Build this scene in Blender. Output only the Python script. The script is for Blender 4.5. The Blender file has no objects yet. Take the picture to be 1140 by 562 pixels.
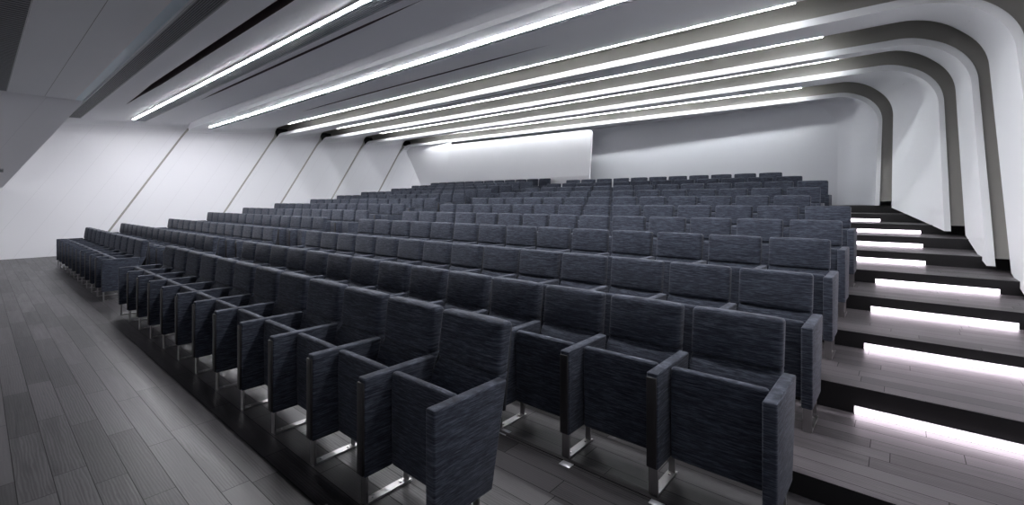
import bpy, bmesh, math, random
from mathutils import Vector, Matrix
random.seed(7)
SC = bpy.context.scene
COL = SC.collection
H = 1.475                      # height of the eye above the front floor (metres)
YAW = math.radians(40.476)
CS, SN = math.cos(YAW), math.sin(YAW)

# ------------------------------------------------------------------ helpers
class MB:
    def __init__(self):
        self.v, self.f, self.m, self.s = [], [], [], []
    def vert(self, p):
        self.v.append(tuple(p)); return len(self.v) - 1
    def face(self, idx, mat=0, smooth=False):
        self.f.append(tuple(idx)); self.m.append(mat); self.s.append(smooth)
    def quad(self, a, b, c, d, mat=0, smooth=False):
        i = [self.vert(p) for p in (a, b, c, d)]; self.face(i, mat, smooth)
    def box(self, x0, x1, y0, y1, z0, z1, mat=0):
        p = [(x, y, z) for z in (z0, z1) for y in (y0, y1) for x in (x0, x1)]
        b = len(self.v); self.v += p
        for q in ((0, 2, 3, 1), (4, 5, 7, 6), (0, 1, 5, 4), (2, 6, 7, 3), (0, 4, 6, 2), (1, 3, 7, 5)):
            self.face([b + k for k in q], mat)
    def prism_x(self, poly, x0, x1, mat=0):
        """polygon in (y,z), counter-clockwise seen from +x, extruded along x"""
        n = len(poly); b = len(self.v)
        self.v += [(x0, y, z) for y, z in poly] + [(x1, y, z) for y, z in poly]
        self.face([b + k for k in reversed(range(n))], mat)
        self.face([b + n + k for k in range(n)], mat)
        for k in range(n):
            j = (k + 1) % n
            self.face([b + k, b + j, b + n + j, b + n + k], mat)
    def loft(self, rings, mat=0, smooth=True, flip=False):
        n = len(rings[0]); b = len(self.v)
        for r in rings: self.v += [tuple(p) for p in r]
        for i in range(len(rings) - 1):
            for k in range(n - 1):
                q = [b + i * n + k, b + i * n + k + 1, b + (i + 1) * n + k + 1, b + (i + 1) * n + k]
                if flip: q.reverse()
                self.face(q, mat, smooth)
    def mesh(self, name, mats, bevel=0, seg=2, weld=False, smooth=None):
        me = bpy.data.meshes.new(name)
        me.from_pydata(self.v, [], self.f)
        for m in mats: me.materials.append(m)
        for p, mi, s in zip(me.polygons, self.m, self.s):
            p.material_index = mi; p.use_smooth = s
        if weld or bevel:
            bm = bmesh.new(); bm.from_mesh(me)
            bmesh.ops.remove_doubles(bm, verts=bm.verts, dist=1e-5)
            if bevel:
                bmesh.ops.recalc_face_normals(bm, faces=bm.faces)
                es = [e for e in bm.edges if len(e.link_faces) == 2 and e.calc_face_angle(0) > .5]
                bmesh.ops.bevel(bm, geom=es, offset=bevel, segments=seg, profile=.5, affect='EDGES', clamp_overlap=True)
                for f in bm.faces: f.smooth = True
            bm.to_mesh(me); bm.free()
        if weld: me.set_sharp_from_angle(angle=math.radians(28))
        if smooth is not None:
            for p in me.polygons: p.use_smooth = smooth
        me.update()
        return me

def link(name, me, parent=None, loc=None):
    o = bpy.data.objects.new(name, me); COL.objects.link(o)
    if parent: o.parent = parent
    if loc: o.location = loc
    return o
def tag(o, label=None, cat=None, group=None, kind=None):
    if label: o['label'] = label
    if cat: o['category'] = cat
    if group: o['group'] = group
    if kind: o['kind'] = kind
    return o
def struct(name, me, label=None):
    o = link(name, me); o['kind'] = 'structure'
    return o
def empty(name, loc):
    o = link(name, None); o.location = loc; o.empty_display_size = .1
    return o

# ------------------------------------------------------------------ materials
def newmat(name):
    m = bpy.data.materials.new(name); m.use_nodes = True
    nt = m.node_tree
    return m, nt, nt.nodes['Principled BSDF']
def node(nt, t, **kw):
    n = nt.nodes.new(t)
    for k, v in kw.items():
        if k in n.inputs: n.inputs[k].default_value = v
        else: setattr(n, k, v)
    return n
def ramp(nt, stops):
    r = nt.nodes.new('ShaderNodeValToRGB')
    e = r.color_ramp.elements
    while len(e) < len(stops): e.new(.5)
    for q, (p, c) in zip(e, stops): q.position = p; q.color = (*c, 1)
    return r
def simple(name, col, rough=.5, metal=0, spec=.5):
    m, nt, b = newmat(name)
    b.inputs['Base Color'].default_value = (*col, 1); b.inputs['Roughness'].default_value = rough
    b.inputs['Metallic'].default_value = metal; b.inputs['Specular IOR Level'].default_value = spec
    return m
def emis(name, col, strength):
    m, nt, b = newmat(name)
    b.inputs['Base Color'].default_value = (.8, .8, .8, 1)
    b.inputs['Emission Color'].default_value = (*col, 1); b.inputs['Emission Strength'].default_value = strength
    return m

def fabric_mat():
    m, nt, b = newmat('woven_fabric')
    tc = node(nt, 'ShaderNodeTexCoord'); oi = node(nt, 'ShaderNodeObjectInfo')
    add = node(nt, 'ShaderNodeVectorMath', operation='ADD')
    mul = node(nt, 'ShaderNodeMath', operation='MULTIPLY'); mul.inputs[1].default_value = 37.0
    nt.links.new(oi.outputs['Random'], mul.inputs[0])
    nt.links.new(tc.outputs['Object'], add.inputs[0]); nt.links.new(mul.outputs[0], add.inputs[1])
    def streak(sx, sz, detail):
        mp = node(nt, 'ShaderNodeMapping'); mp.inputs['Scale'].default_value = (sx, sx, sz)
        nt.links.new(add.outputs[0], mp.inputs[0])
        n = node(nt, 'ShaderNodeTexNoise', Scale=1.0, Detail=detail, Roughness=.6)
        nt.links.new(mp.outputs[0], n.inputs['Vector']); return n
    a = streak(24, 430, 3); c = streak(9, 150, 3)
    mx = node(nt, 'ShaderNodeMath', operation='ADD'); nt.links.new(a.outputs['Fac'], mx.inputs[0]); nt.links.new(c.outputs['Fac'], mx.inputs[1])
    hv = node(nt, 'ShaderNodeMath', operation='MULTIPLY'); hv.inputs[1].default_value = .5
    nt.links.new(mx.outputs[0], hv.inputs[0])
    r = ramp(nt, [(.34, (.010, .012, .020)), (.49, (.034, .040, .057)), (.66, (.110, .124, .158))])
    nt.links.new(hv.outputs[0], r.inputs[0]); nt.links.new(r.outputs[0], b.inputs['Base Color'])
    b.inputs['Roughness'].default_value = .85; b.inputs['Specular IOR Level'].default_value = .2
    b.inputs['Sheen Weight'].default_value = .10; b.inputs['Sheen Roughness'].default_value = .5
    bp = node(nt, 'ShaderNodeBump', Strength=.25, Distance=.002)
    nt.links.new(hv.outputs[0], bp.inputs['Height']); nt.links.new(bp.outputs[0], b.inputs['Normal'])
    return m

def wood_mat(name, dark, light, w=1.5, h=.135, rough=.36, off=0.0):
    m, nt, b = newmat(name)
    tc = node(nt, 'ShaderNodeTexCoord')
    mp = node(nt, 'ShaderNodeMapping'); mp.inputs['Location'].default_value = (off, off * .37, 0)
    nt.links.new(tc.outputs['Object'], mp.inputs[0])
    sx = node(nt, 'ShaderNodeSeparateXYZ'); nt.links.new(mp.outputs[0], sx.inputs[0])
    rw = node(nt, 'ShaderNodeMath', operation='DIVIDE'); rw.inputs[1].default_value = h; nt.links.new(sx.outputs['Y'], rw.inputs[0])
    fl = node(nt, 'ShaderNodeMath', operation='FLOOR'); nt.links.new(rw.outputs[0], fl.inputs[0])
    wn = node(nt, 'ShaderNodeTexWhiteNoise', noise_dimensions='1D'); nt.links.new(fl.outputs[0], wn.inputs['W'])
    mx_ = node(nt, 'ShaderNodeMath', operation='MULTIPLY_ADD'); mx_.inputs[1].default_value = w * 3; nt.links.new(wn.outputs['Value'], mx_.inputs[0]); nt.links.new(sx.outputs['X'], mx_.inputs[2])
    cb = node(nt, 'ShaderNodeCombineXYZ'); nt.links.new(mx_.outputs[0], cb.inputs['X']); nt.links.new(sx.outputs['Y'], cb.inputs['Y'])
    mp = cb
    br = node(nt, 'ShaderNodeTexBrick', Scale=1.0)
    br.offset = 0; br.offset_frequency = 2
    br.inputs['Brick Width'].default_value = w; br.inputs['Row Height'].default_value = h
    br.inputs['Mortar Size'].default_value = .0022; br.inputs['Mortar Smooth'].default_value = .1
    br.inputs['Color1'].default_value = (0, 0, 0, 1); br.inputs['Color2'].default_value = (1, 1, 1, 1)
    br.inputs['Mortar'].default_value = (.5, .5, .5, 1)
    nt.links.new(mp.outputs[0], br.inputs['Vector'])
    # grain: long streaks along the boards, shifted per board
    sh = node(nt, 'ShaderNodeVectorMath', operation='SCALE'); sh.inputs['Scale'].default_value = 9.0
    nt.links.new(br.outputs['Color'], sh.inputs[0])
    ad = node(nt, 'ShaderNodeVectorMath', operation='ADD'); nt.links.new(mp.outputs[0], ad.inputs[0]); nt.links.new(sh.outputs[0], ad.inputs[1])
    g = node(nt, 'ShaderNodeMapping'); g.inputs['Scale'].default_value = (1.6, 26, 1)
    nt.links.new(ad.outputs[0], g.inputs[0])
    no = node(nt, 'ShaderNodeTexNoise', Scale=1.0, Detail=5.0, Roughness=.62, Distortion=.5)
    nt.links.new(g.outputs[0], no.inputs['Vector'])
    g2 = node(nt, 'ShaderNodeMapping'); g2.inputs['Scale'].default_value = (.9, 7, 1)
    nt.links.new(ad.outputs[0], g2.inputs[0])
    wv = node(nt, 'ShaderNodeTexWave', Scale=3.2, Distortion=7.0, Detail=3.0); wv.bands_direction = 'Y'
    wv.inputs['Detail Scale'].default_value = 1.2
    nt.links.new(g2.outputs[0], wv.inputs['Vector'])
    mixg = node(nt, 'ShaderNodeMath', operation='MULTIPLY_ADD'); mixg.inputs[1].default_value = .26
    nt.links.new(wv.outputs['Fac'], mixg.inputs[0]); nt.links.new(no.outputs['Fac'], mixg.inputs[2])
    tone = node(nt, 'ShaderNodeMath', operation='MULTIPLY_ADD'); tone.inputs[1].default_value = .72
    sep = node(nt, 'ShaderNodeSeparateColor'); nt.links.new(br.outputs['Color'], sep.inputs[0])
    nt.links.new(sep.outputs[0], tone.inputs[0]); nt.links.new(mixg.outputs[0], tone.inputs[2])
    mid = tuple((p + q) / 2 for p, q in zip(dark, light))
    r = ramp(nt, [(.30, dark), (.85, mid), (1.0, light)])
    nt.links.new(tone.outputs[0], r.inputs[0])
    mo = node(nt, 'ShaderNodeMix'); mo.data_type = 'RGBA'
    mo.inputs[7].default_value = (dark[0] * .3, dark[1] * .3, dark[2] * .3, 1)
    nt.links.new(br.outputs['Fac'], mo.inputs[0]); nt.links.new(r.outputs[0], mo.inputs[6])
    nt.links.new(mo.outputs[2], b.inputs['Base Color'])
    rr = node(nt, 'ShaderNodeMath', operation='MULTIPLY_ADD'); rr.inputs[1].default_value = .22; rr.inputs[2].default_value = rough - .1
    nt.links.new(no.outputs['Fac'], rr.inputs[0]); nt.links.new(rr.outputs[0], b.inputs['Roughness'])
    sp_ = node(nt, 'ShaderNodeMath', operation='MULTIPLY_ADD'); sp_.inputs[1].default_value = -.26; sp_.inputs[2].default_value = .38
    nt.links.new(br.outputs['Fac'], sp_.inputs[0]); nt.links.new(sp_.outputs[0], b.inputs['Specular IOR Level'])
    hgt = node(nt, 'ShaderNodeMath', operation='SUBTRACT'); nt.links.new(mixg.outputs[0], hgt.inputs[0]); nt.links.new(br.outputs['Fac'], hgt.inputs[1])
    bp = node(nt, 'ShaderNodeBump', Strength=.12, Distance=.004)
    nt.links.new(hgt.outputs[0], bp.inputs['Height']); nt.links.new(bp.outputs[0], b.inputs['Normal'])
    return m

def panel_mat(name, col, seams=0.0):
    """painted panelling; seams = spacing of the faint slanted board seams on the walls"""
    m, nt, b = newmat(name)
    b.inputs['Roughness'].default_value = .55; b.inputs['Specular IOR Level'].default_value = .3
    if not seams:
        b.inputs['Base Color'].default_value = (*col, 1); return m
    tc = node(nt, 'ShaderNodeTexCoord'); sp = node(nt, 'ShaderNodeSeparateXYZ'); nt.links.new(tc.outputs['Object'], sp.inputs[0])
    sl = node(nt, 'ShaderNodeMath', operation='MULTIPLY_ADD'); sl.inputs[1].default_value = -.6
    nt.links.new(sp.outputs['Z'], sl.inputs[0]); nt.links.new(sp.outputs['Y'], sl.inputs[2])
    dv = node(nt, 'ShaderNodeMath', operation='DIVIDE'); dv.inputs[1].default_value = seams; nt.links.new(sl.outputs[0], dv.inputs[0])
    fr = node(nt, 'ShaderNodeMath', operation='FRACT'); nt.links.new(dv.outputs[0], fr.inputs[0])
    lt = node(nt, 'ShaderNodeMath', operation='LESS_THAN'); lt.inputs[1].default_value = .014; nt.links.new(fr.outputs[0], lt.inputs[0])
    mo = node(nt, 'ShaderNodeMix'); mo.data_type = 'RGBA'
    mo.inputs[6].default_value = (*col, 1); mo.inputs[7].default_value = tuple(c * .88 for c in col) + (1,)
    nt.links.new(lt.outputs[0], mo.inputs[0]); nt.links.new(mo.outputs[2], b.inputs['Base Color'])
    return m

M = {}
M['fabric'] = fabric_mat()
M['trim'] = simple('black_arm_trim', (.016, .0145, .016), .45)
M['chrome'] = simple('brushed_chrome', (.42, .41, .41), .32, 1)
M['bolt'] = simple('bolt_steel', (.75, .74, .73), .3, 1)
M['shell'] = simple('dark_seat_shell', (.02, .022, .027), .6)
M['wood'] = wood_mat('dark_oak_boards', (.0035, .0033, .0038), (.060, .0565, .060), .95, .135, .36)
M['tread'] = wood_mat('stair_oak_boards', (.034, .030, .032), (.100, .090, .095), 1.25, .118, .42, 3.1)
M['riser'] = simple('black_riser', (.006, .005, .006), .45)
M['white'] = panel_mat('white_panel', (.87, .88, .90))
M['wallw'] = panel_mat('white_wall_panel', (.82, .82, .85), .62)
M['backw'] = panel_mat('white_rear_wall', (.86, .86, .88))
M['recess'] = panel_mat('rear_recess_wall_shaded', (.62, .63, .66))  # darker copy of the rear white, shade put into colour to even the light
M['lip'] = panel_mat('panel_edge', (.78, .79, .80))
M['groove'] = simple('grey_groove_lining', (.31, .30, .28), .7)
M['slot'] = simple('dark_slot_lining', (.085, .062, .066), .7)
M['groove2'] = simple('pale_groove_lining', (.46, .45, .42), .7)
M['pale'] = simple('pale_cove_cover', (.74, .88, .95), .35)
M['plinth'] = simple('black_plinth', (.012, .010, .012), .6)
M['led'] = emis('led_diffuser', (.96, .955, 1.0), 37)
M['thin'] = emis('thin_led_diffuser', (.94, .97, 1.0), 23)
M['step'] = emis('step_light_diffuser', (1.0, .86, .985), 3.0)
M['rear'] = emis('rear_led_diffuser', (.94, .97, 1.0), 33)
M['alu'] = simple('aluminium_frame', (.45, .46, .47), .4, .6)
M['blade'] = simple('grey_vent_blade', (.20, .21, .225), .5, .3)
M['pale_blade'] = simple('pale_vent_blade', (.30, .32, .35), .5, .1)
M['void'] = simple('vent_void', (.02, .02, .022), .8)
M['metal_plate'] = simple('floor_plate_steel', (.62, .63, .66), .38, .8)

# ------------------------------------------------------------------ hall geometry (heights relative to the eye, +H at the end)
PITCH, AW, X0 = .5237, .0597, -.4607
XLB = -9.0423                                   # right end of the wall-side block
Y1, Y2, D = 1.212, 2.189, .9883
def row_y(r): return Y1 if r == 1 else Y2 + (r - 2) * D
ZR = {1: -1.475, 2: -1.475, 3: -1.362, 4: -1.190, 5: -1.063, 6: -.923, 7: -.782}
for r in range(8, 14): ZR[r] = -1.485 + (r - 2) * .1408
RISER0 = 2.69                                   # riser between rows 2 and 3
def riser_y(r): return RISER0 + (r - 2) * D     # riser from tread r to r+1

XW = -17.45                                     # wall_left
def zc(y): return 2.24 + .02 * y
# joints between the ceiling shells: (Y at left, Y at right, right wall X, slant on the right wall)
J = {'F': (1.60, 1.60, 1.12, .62), 'E': (4.45, 4.45, .98, .62), 'D': (7.15, 7.40, .88, .62),
     'C': (8.85, 9.32, .71, .635), 'B': (10.75, 11.05, .455, .68), 'A': (12.75, 13.45, -.41, .86)}
SLANT_L = .6
def jy(j, x):
    yl, yr, xr, s = J[j]
    t = min(1, max(0, (x - XW) / (xr - XW)))
    return yl + (yr - yl) * t
ZB = lambda y: max(-1.55, -.718 + .165 * (y - 7.3))     # lower edge of the right wall panels
CEIL_X = [-16.6, -15.5, -14, -12.6, -11.2, -10, -8.5, -7, -5.5, -4.2, -3.4, -2.7]
NF = 10
def profile(j, dl=0, dc=0, dr=0, dy=0):
    """left wall, ceiling and right wall polylines of joint j, pushed outwards by dl / dc / dr and back by dy"""
    yl, yr, xr0, sr = J[j]
    xl, xr = XW - dl, xr0 + dr
    rl, rr = .42 + min(dl, dc) * .5, .82 + min(dc, dr) * .6
    z_l, z_r = zc(yl) + dc, zc(yr) + dc
    left = []
    for z in [-1.60, z_l - rl]:
        left.append((xl, z))
    arc = [(xl + rl - rl * math.cos(a), z_l - rl + rl * math.sin(a)) for a in [math.pi / 2 * k / NF for k in range(NF + 1)]]
    left += arc[1:NF // 2 + 1]
    cl = arc[NF // 2:]
    arc2 = [(xr - rr + rr * math.sin(a), z_r - rr + rr * math.cos(a)) for a in [math.pi / 2 * k / (2 * NF) for k in range(2 * NF + 1)]]
    mid = []
    xa, xb = cl[-1][0], arc2[0][0]
    for x in CEIL_X:
        x = min(max(x, xa + .01), xb - .01)
        mid.append((x, z_l + (z_r - z_l) * (x - XW) / (xr0 - XW)))
    ceil = cl + mid + arc2[:NF + 1]
    right = arc2[NF:]
    # lower end of the right wall: where the slanted edge meets the sloping bottom line
    y0 = yr + dy
    zb = (-.718 + .165 * (y0 - sr * (zc(yr)) - 7.3)) / (1 - .165 * sr)
    right += [(xr, (right[-1][1] + zb) / 2), (xr, max(zb, -1.55))]
    def P(x, z):
        y = jy(j, x) + (dy * (.28 + .72 * min(1, max(0, (x - XW) / 2.0))) if dy < 0 else dy * (1 - .86 * min(1, max(0, (x - xr0 + 2.2) / 2.0))))
        t = min(1, max(0, (x - XW) / (xr0 - XW)))
        s = SLANT_L + (sr - SLANT_L) * t
        zt = zc(jy(j, x))
        return (x, y - s * max(0, zt - z) + 0 * dc, z + H)
    return [[P(*q) for q in seg] for seg in (left, ceil, right)]

DELTA = {'E': (.05, .13, .07), 'D': (.06, .30, .14), 'C': (.06, .30, .16), 'B': (.06, .30, .20), 'A': (.06, .30, .25)}
wl, ce, wr = MB(), MB(), MB()
TRI = (wl, ce, wr)
def lerp_rings(a, b, t, e):
    """ring between two rings; heights/widths ease with exponent e"""
    out = []
    for p, q in zip(a, b):
        u = t ** e
        out.append((p[0] + (q[0] - p[0]) * u, p[1] + (q[1] - p[1]) * t, p[2] + (q[2] - p[2]) * u))
    return out
SLOTS = {'F': [(2.37, .075, -13.2, -3.4), (3.57, .035, -12.6, -4.2)], 'E': [(6.05, .04, -12.6, -4.2)],
         'D': [(8.0, .035, -12.6, -4.2)], 'C': [(9.95, .035, -12.6, -4.2)], 'B': [(11.9, .035, -12.6, -4.2)]}
EASE = 1.35
MOUTH = .20
def shell(j0, j1):
    d = DELTA[j1]
    lip = profile(j0); far = profile(j1, *d, dy=-MOUTH)
    for seg in range(3):
        mb = TRI[seg]; a, b = lip[seg], far[seg]
        if seg != 1:
            mb.loft([lerp_rings(a, b, t, EASE) for t in (0, .2, .4, .6, .8, 1)], 1 if seg == 1 else 0)
            continue
        ts = [0]
        rings = [a]
        for (ys, hw, xa, xb) in SLOTS[j0]:
            ym = (ys - J[j0][1]) / (J[j1][1] - J[j0][1])
            def width(x):
                if x <= xa or x >= xb: return 0
                return hw * min(1, (x - xa) / 1.5, (xb - x) / 1.5)
            for t in (ts[-1] + (ym - ts[-1]) * .5,):
                rings.append(lerp_rings(a, b, t, EASE))
            base = lerp_rings(a, b, ym, EASE)
            r1 = [(p[0], p[1] - width(p[0]), p[2]) for p in base]
            r2 = [(p[0], p[1] + width(p[0]), p[2] + .25 * width(p[0])) for p in base]
            rings.append(r1); mb.loft(rings, 0)
            u1 = [(p[0], p[1], p[2] + 2.2 * width(p[0])) for p in r1]; u2 = [(p[0], p[1], p[2] + 2.2 * width(p[0])) for p in r2]
            mb.loft([r1, u1, u2, r2], 2, False)
            rings = [r2]; ts.append(ym)
        for k in (1, 2, 3):
            rings.append(lerp_rings(a, b, ts[-1] + (1 - ts[-1]) * k / 3, EASE))
        mb.loft(rings, 0)
    return far
def groove(j, d):
    """front edge of joint j and the recess in front of it"""
    dl, dc, dr = d
    r = [profile(j), profile(j, min(.045, dl * .6), min(.10, dc * .6), min(.07, dr * .5))]
    a = [r[0], r[1]]
    if j == 'E':
        valley = profile(j, dl, dc + .03, dr, dy=-.10); dn = profile(j, dl, dc, dr, dy=-MOUTH)
        for s in (1, 2): TRI[s].loft([r[0][s], r[1][s], valley[s], dn[s]], 0, True)
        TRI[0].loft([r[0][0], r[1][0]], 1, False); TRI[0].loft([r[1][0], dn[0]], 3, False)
        return
    back = profile(j, min(.045, dl * .6), min(.10, dc * .6), min(.07, dr * .5), dy=.42)
    up = profile(j, dl + .12, dc + .16, dr + .16, dy=.42)
    up2 = profile(j, dl + .12, dc + .16, dr + .16, dy=-MOUTH - .12)
    dn = profile(j, dl, dc + .0, dr, dy=-MOUTH)
    dn1 = profile(j, dl + .03, dc + .03, dr + .03, dy=-MOUTH)
    for s in range(3):
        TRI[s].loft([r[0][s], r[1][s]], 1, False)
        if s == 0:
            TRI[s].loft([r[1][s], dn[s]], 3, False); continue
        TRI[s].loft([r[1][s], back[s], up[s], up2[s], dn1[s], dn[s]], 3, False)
order = 'FEDCBA'
for a, b in zip(order, order[1:]):
    shell(a, b)
for j in order[1:]: groove(j, DELTA[j])

# --- last shell: from the front edge of joint A back to the rear wall
YB0, YBS = 13.45, .14                                 # rear wall: y = YB0 + YBS * z
lipA = profile('A')
def back_ring(seg):
    out = []
    n = len(lipA[seg])
    for k, p in enumerate(lipA[seg]):
        x, y, z = p; z -= H
        if seg == 2: x = x - .80
        elif seg == 1 and x > -3.2: x = x - .80 * min(1, (x + 3.2) / 2.3)
        yb = YB0 + YBS * z
        out.append((x, max(y + .02, yb + (.03 if seg else -.55)), z + H))
    return out
bk = [back_ring(s) for s in range(3)]
wl2 = []
for p in lipA[0]:                                       # the left wall leans in towards the bottom at the rear
    z = p[2] - H
    wl2.append((p[0] + max(0, (2.3 - z)) * .82, max(p[1] + .05, 12.90), p[2]))
wl.loft([lipA[0], lerp_rings(lipA[0], wl2, .5, 1), wl2], 0, False)
def round_rings(a, b, n=9):
    out = []
    for k in range(n + 1):
        t = math.pi / 2 * k / n; u, v = 1 - math.cos(t), math.sin(t)
        out.append([(p[0] + (q[0] - p[0]) * u, p[1] + (q[1] - p[1]) * v, p[2] + (q[2] - p[2]) * u) for p, q in zip(a, b)])
    return out
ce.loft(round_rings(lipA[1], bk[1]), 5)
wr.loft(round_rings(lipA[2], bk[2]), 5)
def yb(z): return YB0 + YBS * z
wb = MB()
# recessed right half of the rear wall, its forward left half and the slanted piece in the left corner
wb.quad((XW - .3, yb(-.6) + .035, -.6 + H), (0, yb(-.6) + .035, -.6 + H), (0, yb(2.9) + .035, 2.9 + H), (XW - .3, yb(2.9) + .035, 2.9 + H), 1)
xs = [-14.3, -7.95]
fr = lambda x, z: (x, jy('A', x) - .02 - .11 * (2.42 - max(z, .85)), z + H)
pts = [(-14.3, .85), (-14.3, -.6), (-7.75, -.6), (-7.75, .85), (-7.75, 2.22)] + [(-7.75 - .16 + .16 * math.cos(a), 2.22 + .16 * math.sin(a)) for a in (math.pi / 8, math.pi / 4, math.pi * 3 / 8, math.pi / 2)] + [(-14.3, 2.38)]
ids = [wb.vert(fr(x, z)) for x, z in pts]; wb.face(ids[1:4] + ids[:1]); wb.face([ids[0]] + ids[3:])
ids2 = [wb.vert((x, fr(x, z)[1] + .07, z + H)) for x, z in pts]
for k in range(len(pts) - 1): wb.face([ids[k], ids2[k], ids2[k + 1], ids[k + 1]])
wb.quad((XW - .2 + 2.9 * .82, 12.74, -.6 + H), (-14.3, jy('A', -14.3) - .02 - .11 * 1.57, -.6 + H), (-14.3, jy('A', -14.3) - .02 + .03, 2.6 + H), (XW - .25, 12.95, 2.6 + H))

# --- front part before joint F: lower sloped ceiling, chamfer to the left wall
zf = zc(1.2)
def front_ring(y, sl):
    pr = [(XW, -1.6), (XW, .36), (-14.0, zf)]
    pr += [(x, zf) for x in (-11, -8, -5, -2.5, .2)]
    pr += [(1.02 + .1, zf - .9), (1.12, -1.55)]
    out = []
    for x, z in pr:
        out.append((x, y - (SLANT_L * (zf - z) if sl else 0), z + H))
    return out
RF = [front_ring(-4.5, False), front_ring(.97 - .006, True), front_ring(.97, True), front_ring(1.44, True)]
for k in range(3):
    a, b = RF[k], RF[k + 1]
    mt = 3 if k == 1 else 0
    wl.loft([a[:3], [(p[0], p[1] + (.15 if k == 2 else 0), p[2]) for p in b[:3]]], 0, False); ce.loft([a[2:8], b[2:8]], mt, False); wr.loft([a[7:], b[7:]], 0, False)
# joint F: pale slot between the front part and the first shell
pF = profile('F', .0, .0, .0); pF2 = profile('F', .03, .045, .03); pF3 = profile('F', .03, .06, .03, dy=-.16); pF4 = profile('F', 0, 0, 0, dy=-.16)
for q in range(3): TRI[q].loft([pF[q], pF2[q]], 1, False); TRI[q].loft([pF2[q], pF3[q]], 4 if q == 1 else 1, False); TRI[q].loft([pF3[q], pF4[q]], 1, False)

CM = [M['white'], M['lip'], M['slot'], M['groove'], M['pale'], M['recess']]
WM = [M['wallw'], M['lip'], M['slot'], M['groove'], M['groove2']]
struct('wall_left', wl.mesh('wall_left', WM, weld=True))
struct('ceiling', ce.mesh('ceiling', CM, weld=True))
struct('wall_right', wr.mesh('wall_right', CM, weld=True))
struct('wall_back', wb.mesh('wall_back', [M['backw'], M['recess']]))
# wall behind the camera closes the room
mb = MB(); mb.quad((1.6, -4.5, 0), (XW - .2, -4.5, 0), (XW - .2, -4.5, 4.2), (1.6, -4.5, 4.2)); struct('wall_front', mb.mesh('wall_front', [M['white']]))
# outer shell above and beside, so that no light leaks in through the recesses
mb = MB()
mb.quad((XW - .5, -4.6, 3.05 + H), (1.9, -4.6, 3.05 + H), (1.9, 14.6, 3.05 + H), (XW - .5, 14.6, 3.05 + H))
struct('roof_slab', mb.mesh('roof_slab', [M['plinth']]))
mb = MB()
mb.quad((1.32, -4.6, -.2), (1.32, 14.6, -.2), (1.32, 14.6, 4.6), (1.32, -4.6, 4.6))
mb.quad((XW - .4, -4.6, -.2), (XW - .4, 14.6, -.2), (XW - .4, 14.6, 4.6), (XW - .4, -4.6, 4.6))
struct('baseboard_light_seal', mb.mesh('baseboard_light_seal', [M['plinth']]))

# ------------------------------------------------------------------ floors
mb = MB(); mb.box(XW - .1, 1.31, -4.5, RISER0, -.12, 0); struct('floor', mb.mesh('floor', [M['wood']]))
mb = MB()
for r in range(3, 13):
    y0 = riser_y(r - 1); y1 = riser_y(r) if r < 12 else 14.0
    z0, z1 = ZR[r - 1] + H, ZR[r] + H
    x1 = 1.31
    mb.quad((XW - .1, y0, z0), (x1, y0, z0), (x1, y0, z1), (XW - .1, y0, z1), 1)
    mb.quad((XW - .1, y0, z1), (x1, y0, z1), (x1, y1, z1), (XW - .1, y1, z1), 0)
struct('floor_steps', mb.mesh('floor_steps', [M['tread'], M['riser']]))

# ------------------------------------------------------------------ step lights
SHIFT = {3: 0, 4: 0, 5: 0, 6: 0, 7: 1, 8: 1, 9: 1, 10: 2}
ORD = ['zeroth', 'first', 'second', 'third', 'fourth', 'fifth', 'sixth', 'seventh', 'eighth', 'ninth', 'tenth', 'eleventh', 'twelfth', 'thirteenth', 'fourteenth', 'fifteenth']
CARD = ['no', 'one', 'two', 'three', 'four', 'five', 'six', 'seven', 'eight', 'nine', 'ten', 'eleven', 'twelve', 'thirteen', 'fourteen', 'fifteen']
sl_h, sl_d = .046, .012
mh = MB(); mh.box(-.49, .49, -sl_d * .5, 0, 0, sl_h + .006); mh.box(-.49, -.486, -sl_d, -sl_d * .5, 0, sl_h + .006); mh.box(.486, .49, -sl_d, -sl_d * .5, 0, sl_h + .006)
me_h = mh.mesh('step_light_housing', [M['alu']])
md = MB(); md.box(-.485, .485, -sl_d, -sl_d * .5, .002, sl_h); me_d = md.mesh('step_light_diffuser', [M['step']])
for n, (r, sft) in enumerate(SHIFT.items(), 1):
    t = empty('step_light', (.249 - sft * PITCH, riser_y(r) - .001, ZR[r] + H + .001))
    lab = ['glowing white light bar in the lowest lit stair riser', None, None, None, None, None, None, 'glowing light bar in the topmost lit stair riser'][n - 1] or \
          'glowing light bar in the %s lit stair riser counted from the bottom' % ORD[n]
    tag(t, lab, 'step light', 'light bars in the stair risers')
    link('housing', me_h, t); link('diffuser', me_d, t)

# ------------------------------------------------------------------ ceiling lights and vents
def surf_z(j0, j1, y, x=-8):
    y0, y1 = jy(j0, x), jy(j1, x) - MOUTH
    t = min(1, max(0, (y - y0) / (y1 - y0)))
    return zc(y0) + (zc(y1) + DELTA[j1][1] - zc(y0)) * t ** EASE + H
def tilt_bar(mb, x0, x1, ya0, ya1, w, h, zf, mat=0, dz=0):
    """bar along x whose y runs from ya0 (at x0) to ya1 (at x1); zf(x,y) gives the underside of the ceiling"""
    n = 8
    ring = []
    for k in range(n + 1):
        x = x0 + (x1 - x0) * k / n; y = ya0 + (ya1 - ya0) * k / n
        za, zb_ = zf(x, y) - dz, zf(x, y + w) - dz
        ring.append([(x, y, za + .004), (x, y, za - h), (x, y + w, zb_ - h), (x, y + w, zb_ + .004), (x, y, za + .004)])
    mb.loft(ring, mat, False)
    b = len(mb.v)
    for rg in (ring[0], ring[-1]):
        ids = [mb.vert(p) for p in rg[:4]]; mb.face(ids, mat)
def sz(j0, j1):
    return lambda x, y: surf_z(j0, j1, y, x)

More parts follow.
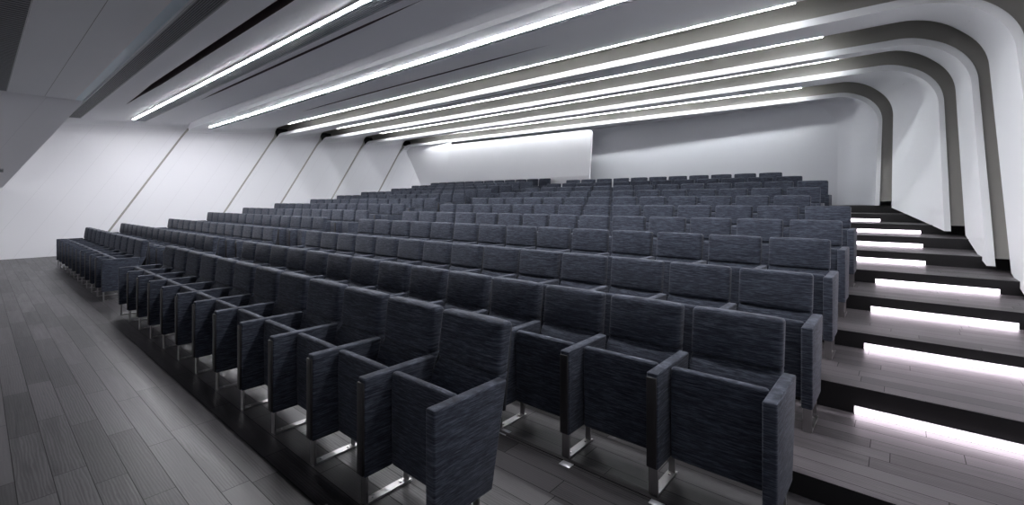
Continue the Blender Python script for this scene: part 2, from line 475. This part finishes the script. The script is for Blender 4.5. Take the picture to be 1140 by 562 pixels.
def strip_light(name, label, x0, x1, y0, y1, w, zfun, mat, h=.012):
    t = empty(name, (x0, y0, zfun(x0, y0)))
    off = Vector(t.location)
    def local(m): m.v = [tuple(Vector(p) - off) for p in m.v]; return m
    a = MB(); tilt_bar(a, x0, x1, y0, y1, .006, .020, zfun); tilt_bar(a, x0, x1, y0 + w - .006, y1 + w - .006, .006, .020, zfun)
    tilt_bar(a, x0, x0 + .01, y0, y0, w, .020, zfun); tilt_bar(a, x1 - .01, x1, y1, y1, w, .020, zfun)
    d = MB(); tilt_bar(d, x0 + .01, x1 - .01, y0 + .006, y1 + .006, w - .012, .024, zfun)
    link('housing', local(a).mesh(name + '_housing', [M['alu']]), t)
    link('diffuser', local(d).mesh(name + '_diffuser', [mat]), t)
    tag(t, label, 'ceiling light', 'light strips along the ceiling')
def vent(name, label, x0, x1, y0, w, zfun, bars=6, group=None, cross=False, blade='blade'):
    t = empty(name, (x0, y0, zfun(x0, y0))); off = Vector(t.location)
    def local(m): m.v = [tuple(Vector(p) - off) for p in m.v]; return m
    f = MB(); fw = .012
    tilt_bar(f, x0, x1, y0, y0, fw, .012, zfun); tilt_bar(f, x0, x1, y0 + w - fw, y0 + w - fw, fw, .012, zfun)
    tilt_bar(f, x0, x0 + .03, y0, y0, w, .012, zfun); tilt_bar(f, x1 - .03, x1, y0, y0, w, .012, zfun)
    link('frame', local(f).mesh(name + '_frame', [M['alu']]), t)
    b = MB(); tilt_bar(b, x0 + .02, x1 - .02, y0 + .006, y0 + .006, w - .012, .003, zfun)
    link('backing', local(b).mesh(name + '_backing', [M['void']]), t)
    s = MB()
    if cross:
        n = int((x1 - x0) / .09)
        for k in range(n):
            x = x0 + .03 + (x1 - x0 - .06) * k / n
            tilt_bar(s, x, x + .045, y0 + fw, y0 + fw, w - 2 * fw, .009, zfun)
    else:
        st = (w - 2 * fw) / bars
        for k in range(bars):
            y = y0 + fw + st * (k + .25); tilt_bar(s, x0 + .03, x1 - .03, y, y, st * .5, .009, zfun)
    o = link('blade', local(s).mesh(name + '_blade', [M[blade]]), t)
    tag(t, label, 'vent', group or 'linear vents in the ceiling')
zF, zE = sz('F', 'E'), sz('E', 'D')
strip_light('ceiling_light', 'bright thick ceiling light strip with wide grey vent beside it', -16.5, 0.25, 2.86, 2.90, .074, zF, M['led'])
zfr0 = lambda x, y: zf + H
strip_light('ceiling_light', 'ceiling light strip over the open floor in front of the seats', -16.5, -9.5, -1.35, -1.35, .062, zfr0, M['led'])
vent('ceiling_vent', 'grey slotted vent strip right beside the nearest thick light strip', -16.9, .25, 2.985, .26, zF, 7, blade='pale_blade')
strip_light('ceiling_light', 'bright ceiling light strip with narrow grey vent, behind the thick vented strip', -16.5, 0.2, 4.74, 4.84, .066, zE, M['led'])
vent('ceiling_vent', 'narrow grey vent strip along the second bright light strip', -16.9, .0, 4.91, .12, zE, 3, blade='pale_blade')
vent('ceiling_vent', 'wide dark grey vent band along the pale slot, no light beside it', -17.0, .0, 1.60, .26, zF, 9)
zfr = lambda x, y: zf + H
vent('ceiling_vent', 'large dark slatted grille in the ceiling corner above the open floor', -13.9, -3.0, -.75, 1.17, zfr, 8, 'slatted grilles in the front ceiling', cross=True)
# thin lines of light at the rear edge of each shell, in front of the next panel edge
XT = {'D': -1.1, 'C': -1.0, 'B': -.95, 'A': -1.9}
for j, lab in (('D', 'thin ceiling light line, nearest of the four thin lines'), ('C', 'second nearest of the four thin ceiling light lines'),
               ('B', 'third nearest of the four thin ceiling light lines'), ('A', 'thin ceiling light line closest to the back wall')):
    xr = XT[j]
    zt = lambda x, y, j=j: zc(jy(j, x)) + DELTA[j][1] + .06 + H
    xl = -16.2
    t = empty('ceiling_light', (xl, jy(j, xl) - MOUTH, zt(xl, 0))); off = Vector(t.location)
    def local(m): m.v = [tuple(Vector(p) - off) for p in m.v]; return m
    ya, yb_ = jy(j, xl) - MOUTH, jy(j, xr) - MOUTH
    a = MB(); tilt_bar(a, xl, xr, ya, yb_, .045, .055, zt); link('housing', local(a).mesh('cove_light_housing', [M['alu']]), t)
    d = MB(); tilt_bar(d, xl + .01, xr - .01, ya + .002, yb_ + .002, .041, .006, zt, dz=.055); link('diffuser', local(d).mesh('cove_light_diffuser', [M['rear' if j == 'A' else 'thin']]), t)
    tag(t, lab, 'ceiling light', 'light strips along the ceiling')

# vent end on the sloped front wall
t = empty('wall_vent', (-16.7, .45, .775 + H)); tag(t, 'dark grey slotted vent low on the sloped white corner wall', 'vent')
ang = math.atan2(zf - .36, -14.0 - XW)
R = Matrix.Rotation(-ang, 4, 'Y')
def rot(m): m.v = [tuple(R @ Vector(p)) for p in m.v]; return m
f = MB(); f.box(-.07, .07, -2.2, 0, -.02, .0); link('frame', rot(f).mesh('wall_vent_frame', [M['alu']]), t)
f = MB()
for k in range(4): f.box(-.055 + k * .03, -.04 + k * .03, -2.19, -.01, -.026, -.02)
link('blade', rot(f).mesh('wall_vent_blade', [M['blade']]), t)

# ------------------------------------------------------------------ seats
CAV = PITCH - AW
def arm_poly(): return [(0, .62), (0, .14), (.347, .14), (.45, .62)]
def arm_mesh(name, front):
    m = MB(); p = arm_poly()
    if front:      # fabric arm, front edge left free for the black strip
        p = [(.006, .62), (.006, .14), (.347, .14), (.45, .62)]
    m.prism_x(p, -AW / 2, AW / 2)
    return m.mesh(name, [M['fabric']], bevel=.009, seg=3)
me_arm_mid = arm_mesh('seat_arm', True); me_arm_end = arm_mesh('seat_end_arm', False)
m = MB(); m.box(-AW / 2 + .004, AW / 2 - .004, -.004, .010, .15, .598); me_strip = m.mesh('arm_strip', [M['trim']], bevel=.003, seg=2)
# leg: chrome flat bar bent into an open frame below the arm
m = MB()
lw = .0235
m.box(-lw, lw, .018, .030, .008, .15); m.box(-lw, lw, .018, .290, 0, .010); m.box(-lw * .7, lw * .7, .265, .275, .010, .15)
me_leg = m.mesh('seat_leg', [M['chrome']])
m = MB()
for yy in (0.0,):
    n = 8; c = [(.008 * math.cos(2 * math.pi * k / n), yy + .008 * math.sin(2 * math.pi * k / n)) for k in range(n)]
    a = [m.vert((x, y, .010)) for x, y in c]; b = [m.vert((x, y, .015)) for x, y in c]
    m.face(b)
    for k in range(n): m.face([a[k], a[(k + 1) % n], b[(k + 1) % n], b[k]])
me_bolt = m.mesh('leg_bolt', [M['bolt']])

def cushion(name, prof, hw, puff, bevel, zspan=None):
    """padded slab: closed (y,z) outline swept along x, its front face bulging by puff"""
    m = MB(); m.prism_x(prof, -hw, hw)
    me = m.mesh(name, [M['fabric']], bevel=bevel, seg=4)
    if puff:
        z0, z1 = zspan; ymid = sum(p[0] for p in prof) / len(prof)
        bm = bmesh.new(); bm.from_mesh(me)
        for u in (-.8, -.55, -.25, 0, .25, .55, .8):
            bmesh.ops.bisect_plane(bm, geom=bm.verts[:] + bm.edges[:] + bm.faces[:], plane_co=(u * hw, 0, 0), plane_no=(1, 0, 0))
        for u in (.12, .3, .5, .7, .88):
            bmesh.ops.bisect_plane(bm, geom=bm.verts[:] + bm.edges[:] + bm.faces[:], plane_co=(0, 0, z0 + (z1 - z0) * u), plane_no=(0, 0, 1))
        for v in bm.verts:
            u = v.co.x / hw; w_ = 2 * (v.co.z - z0) / (z1 - z0) - 1
            k = max(0, 1 - abs(u) ** 4) * max(0, 1 - abs(w_) ** 4)
            if v.co.y < ymid: v.co.y -= puff * k
            if w_ > .8: v.co.z += puff * .35 * max(0, 1 - abs(u) ** 3)
        for f in bm.faces: f.smooth = True
        bm.to_mesh(me); bm.free()
    return me
# backrest, reclining a little
bw = CAV / 2 - .003
me_back = cushion('backrest', [(.4875, .873), (.472, .75), (.456, .617), (.53, .612), (.572, .866)], bw, .014, .020, (.612, .873))
m = MB(); m.prism_x([(.515, .42), (.53, .42), (.582, .845), (.566, .850)], -bw + .015, bw - .015); me_shell = m.mesh('back_shell', [M['shell']], bevel=.004, seg=2)
# lower back cushion behind the tipped-up seat
me_low = cushion('lower_back', [(.475, .622), (.425, .57), (.395, .46), (.405, .43), (.45, .43), (.54, .622)], bw - .002, 0, .014)
# seat, tipped up
me_seat = cushion('seat', [(.152, .618), (.146, .50), (.150, .15), (.185, .135), (.230, .16), (.196, .616)], CAV / 2 - .006, .006, .016, (.135, .618))
m = MB(); m.box(-.03, .03, .262, .335, .21, .26); me_hinge = m.mesh('seat_hinge', [M['shell']], bevel=.004, seg=1)

def place_seat(xr, y, z, label, group, first, last, detail):
    """xr = left edge of the seat's right arm; first = outermost seat at the row's right end, last = at its left end"""
    t = empty('auditorium_seat', (xr - CAV / 2, y, z)); tag(t, label, 'seat', group)
    link('seat', me_seat, t); bk_ = link('backrest', me_back, t)
    link('lower_back', me_low, t)
    if detail: link('back_shell', me_shell, bk_)
    def arm(side, end):
        ax = side * (CAV / 2 + AW / 2)
        a = link('armrest', me_arm_end if end else me_arm_mid, t, (ax, 0, 0))
        if not end: link('front_strip', me_strip, a)
        l = link('leg', me_leg, t, (ax, 0, 0))
        if detail:
            for by in (.07, .235): link('bolt', me_bolt, l, (0, by, 0))
    arm(1, first)
    if last: arm(-1, True)
    return t
CENTRE = {1: (2, 13)}
for r in (2, 3, 4, 5, 6): CENTRE[r] = (0, 13)
for r in (7, 8, 9): CENTRE[r] = (1, 13)
CENTRE[10] = (2, 13); CENTRE[11] = (3, 13)
LEFT = {1: 11, 2: 15, 3: 14, 4: 14, 5: 14, 6: 14, 7: 13, 8: 13, 9: 13, 10: 12, 11: 12, 12: 12}
def rowname(r, top): return 'front row' if r == 1 else ('rearmost row' if r == top else ORD[r] + ' row')
for r, (i0, i1) in CENTRE.items():
    for i in range(i0, i1 + 1):
        k = i - i0 + 1
        who = 'end seat beside the stairs' if k == 1 else (ORD[k] + ' from the stairs' if i < i1 else 'end seat on the middle aisle')
        place_seat(X0 - i * PITCH, row_y(r), ZR[r] + H, 'dark grey tip-up seat, %s, %s of the middle block' % (who, rowname(r, 11)),
                   'tip-up seats of the middle block', i == i0, i == i1, r <= 5)
for r, n in LEFT.items():
    for i in range(n):
        who = 'end seat on the middle aisle' if i == 0 else (ORD[i + 1] + ' from the middle aisle' if i < n - 1 else 'end seat near the white wall')
        place_seat(XLB - i * PITCH, row_y(r), ZR[r] + H, 'dark grey tip-up seat, %s, %s of the wall-side block' % (who, rowname(r, 12)),
                   'tip-up seats of the wall-side block', i == 0, i == n - 1, r <= 2)

# small steel plates let into the floor in front of the second row, and the dark floor strip at its feet
m = MB(); m.box(-.035, .035, -.03, .03, 0, .004); me_pl = m.mesh('floor_plate', [M['metal_plate']], bevel=.0015, seg=1)
def gp(px, py, z=-1.475):
    d = 510 * -z / (py - 224.63); lat = (px - 570) / 510 * d
    return (CS * lat - SN * d, SN * lat + CS * d)
for (px, py), lab in (((561.5, 481), 'small steel floor plate farthest from the stairs, between front two rows'), ((631, 516.5), 'small steel floor plate in the middle, between front two rows'),
                      ((732, 560), 'small steel floor plate nearest the stairs, between front two rows')):
    x, y = gp(px, py)
    o = link('floor_plate', me_pl, None, (x, y, .0005)); tag(o, lab, 'floor plate', 'steel plates in the floor')
m = MB(); m.box(-7.8, X0 + .05, Y2 - .012, Y2 + .012, 0, .006); struct('trim_1', m.mesh('trim_1', [M['plinth']]))

# ------------------------------------------------------------------ world and camera
w = bpy.data.worlds.new('World'); SC.world = w; w.use_nodes = True
w.node_tree.nodes['Background'].inputs[0].default_value = (.02, .022, .026, 1)
w.node_tree.nodes['Background'].inputs[1].default_value = 1
cam = bpy.data.cameras.new('camera'); co = bpy.data.objects.new('camera', cam); COL.objects.link(co)
co.location = (0, 0, H); co.rotation_euler = (math.pi / 2, 0, YAW)
cam.sensor_fit = 'HORIZONTAL'; cam.sensor_width = 36; cam.lens = 36 * 510.0 / 1140
cam.shift_y = -(281 - 224.63) / 1140; cam.clip_start = .02
SC.camera = co
vs = SC.view_settings
vs.view_transform = 'Standard'; vs.look = 'None'; vs.gamma = 1; vs.use_curve_mapping = False; vs.exposure = 1.55
SC.cycles.use_denoising = True
SC.cycles.max_bounces = 8; SC.cycles.diffuse_bounces = 8; SC.cycles.glossy_bounces = 3
SC.cycles.sample_clamp_indirect = 6
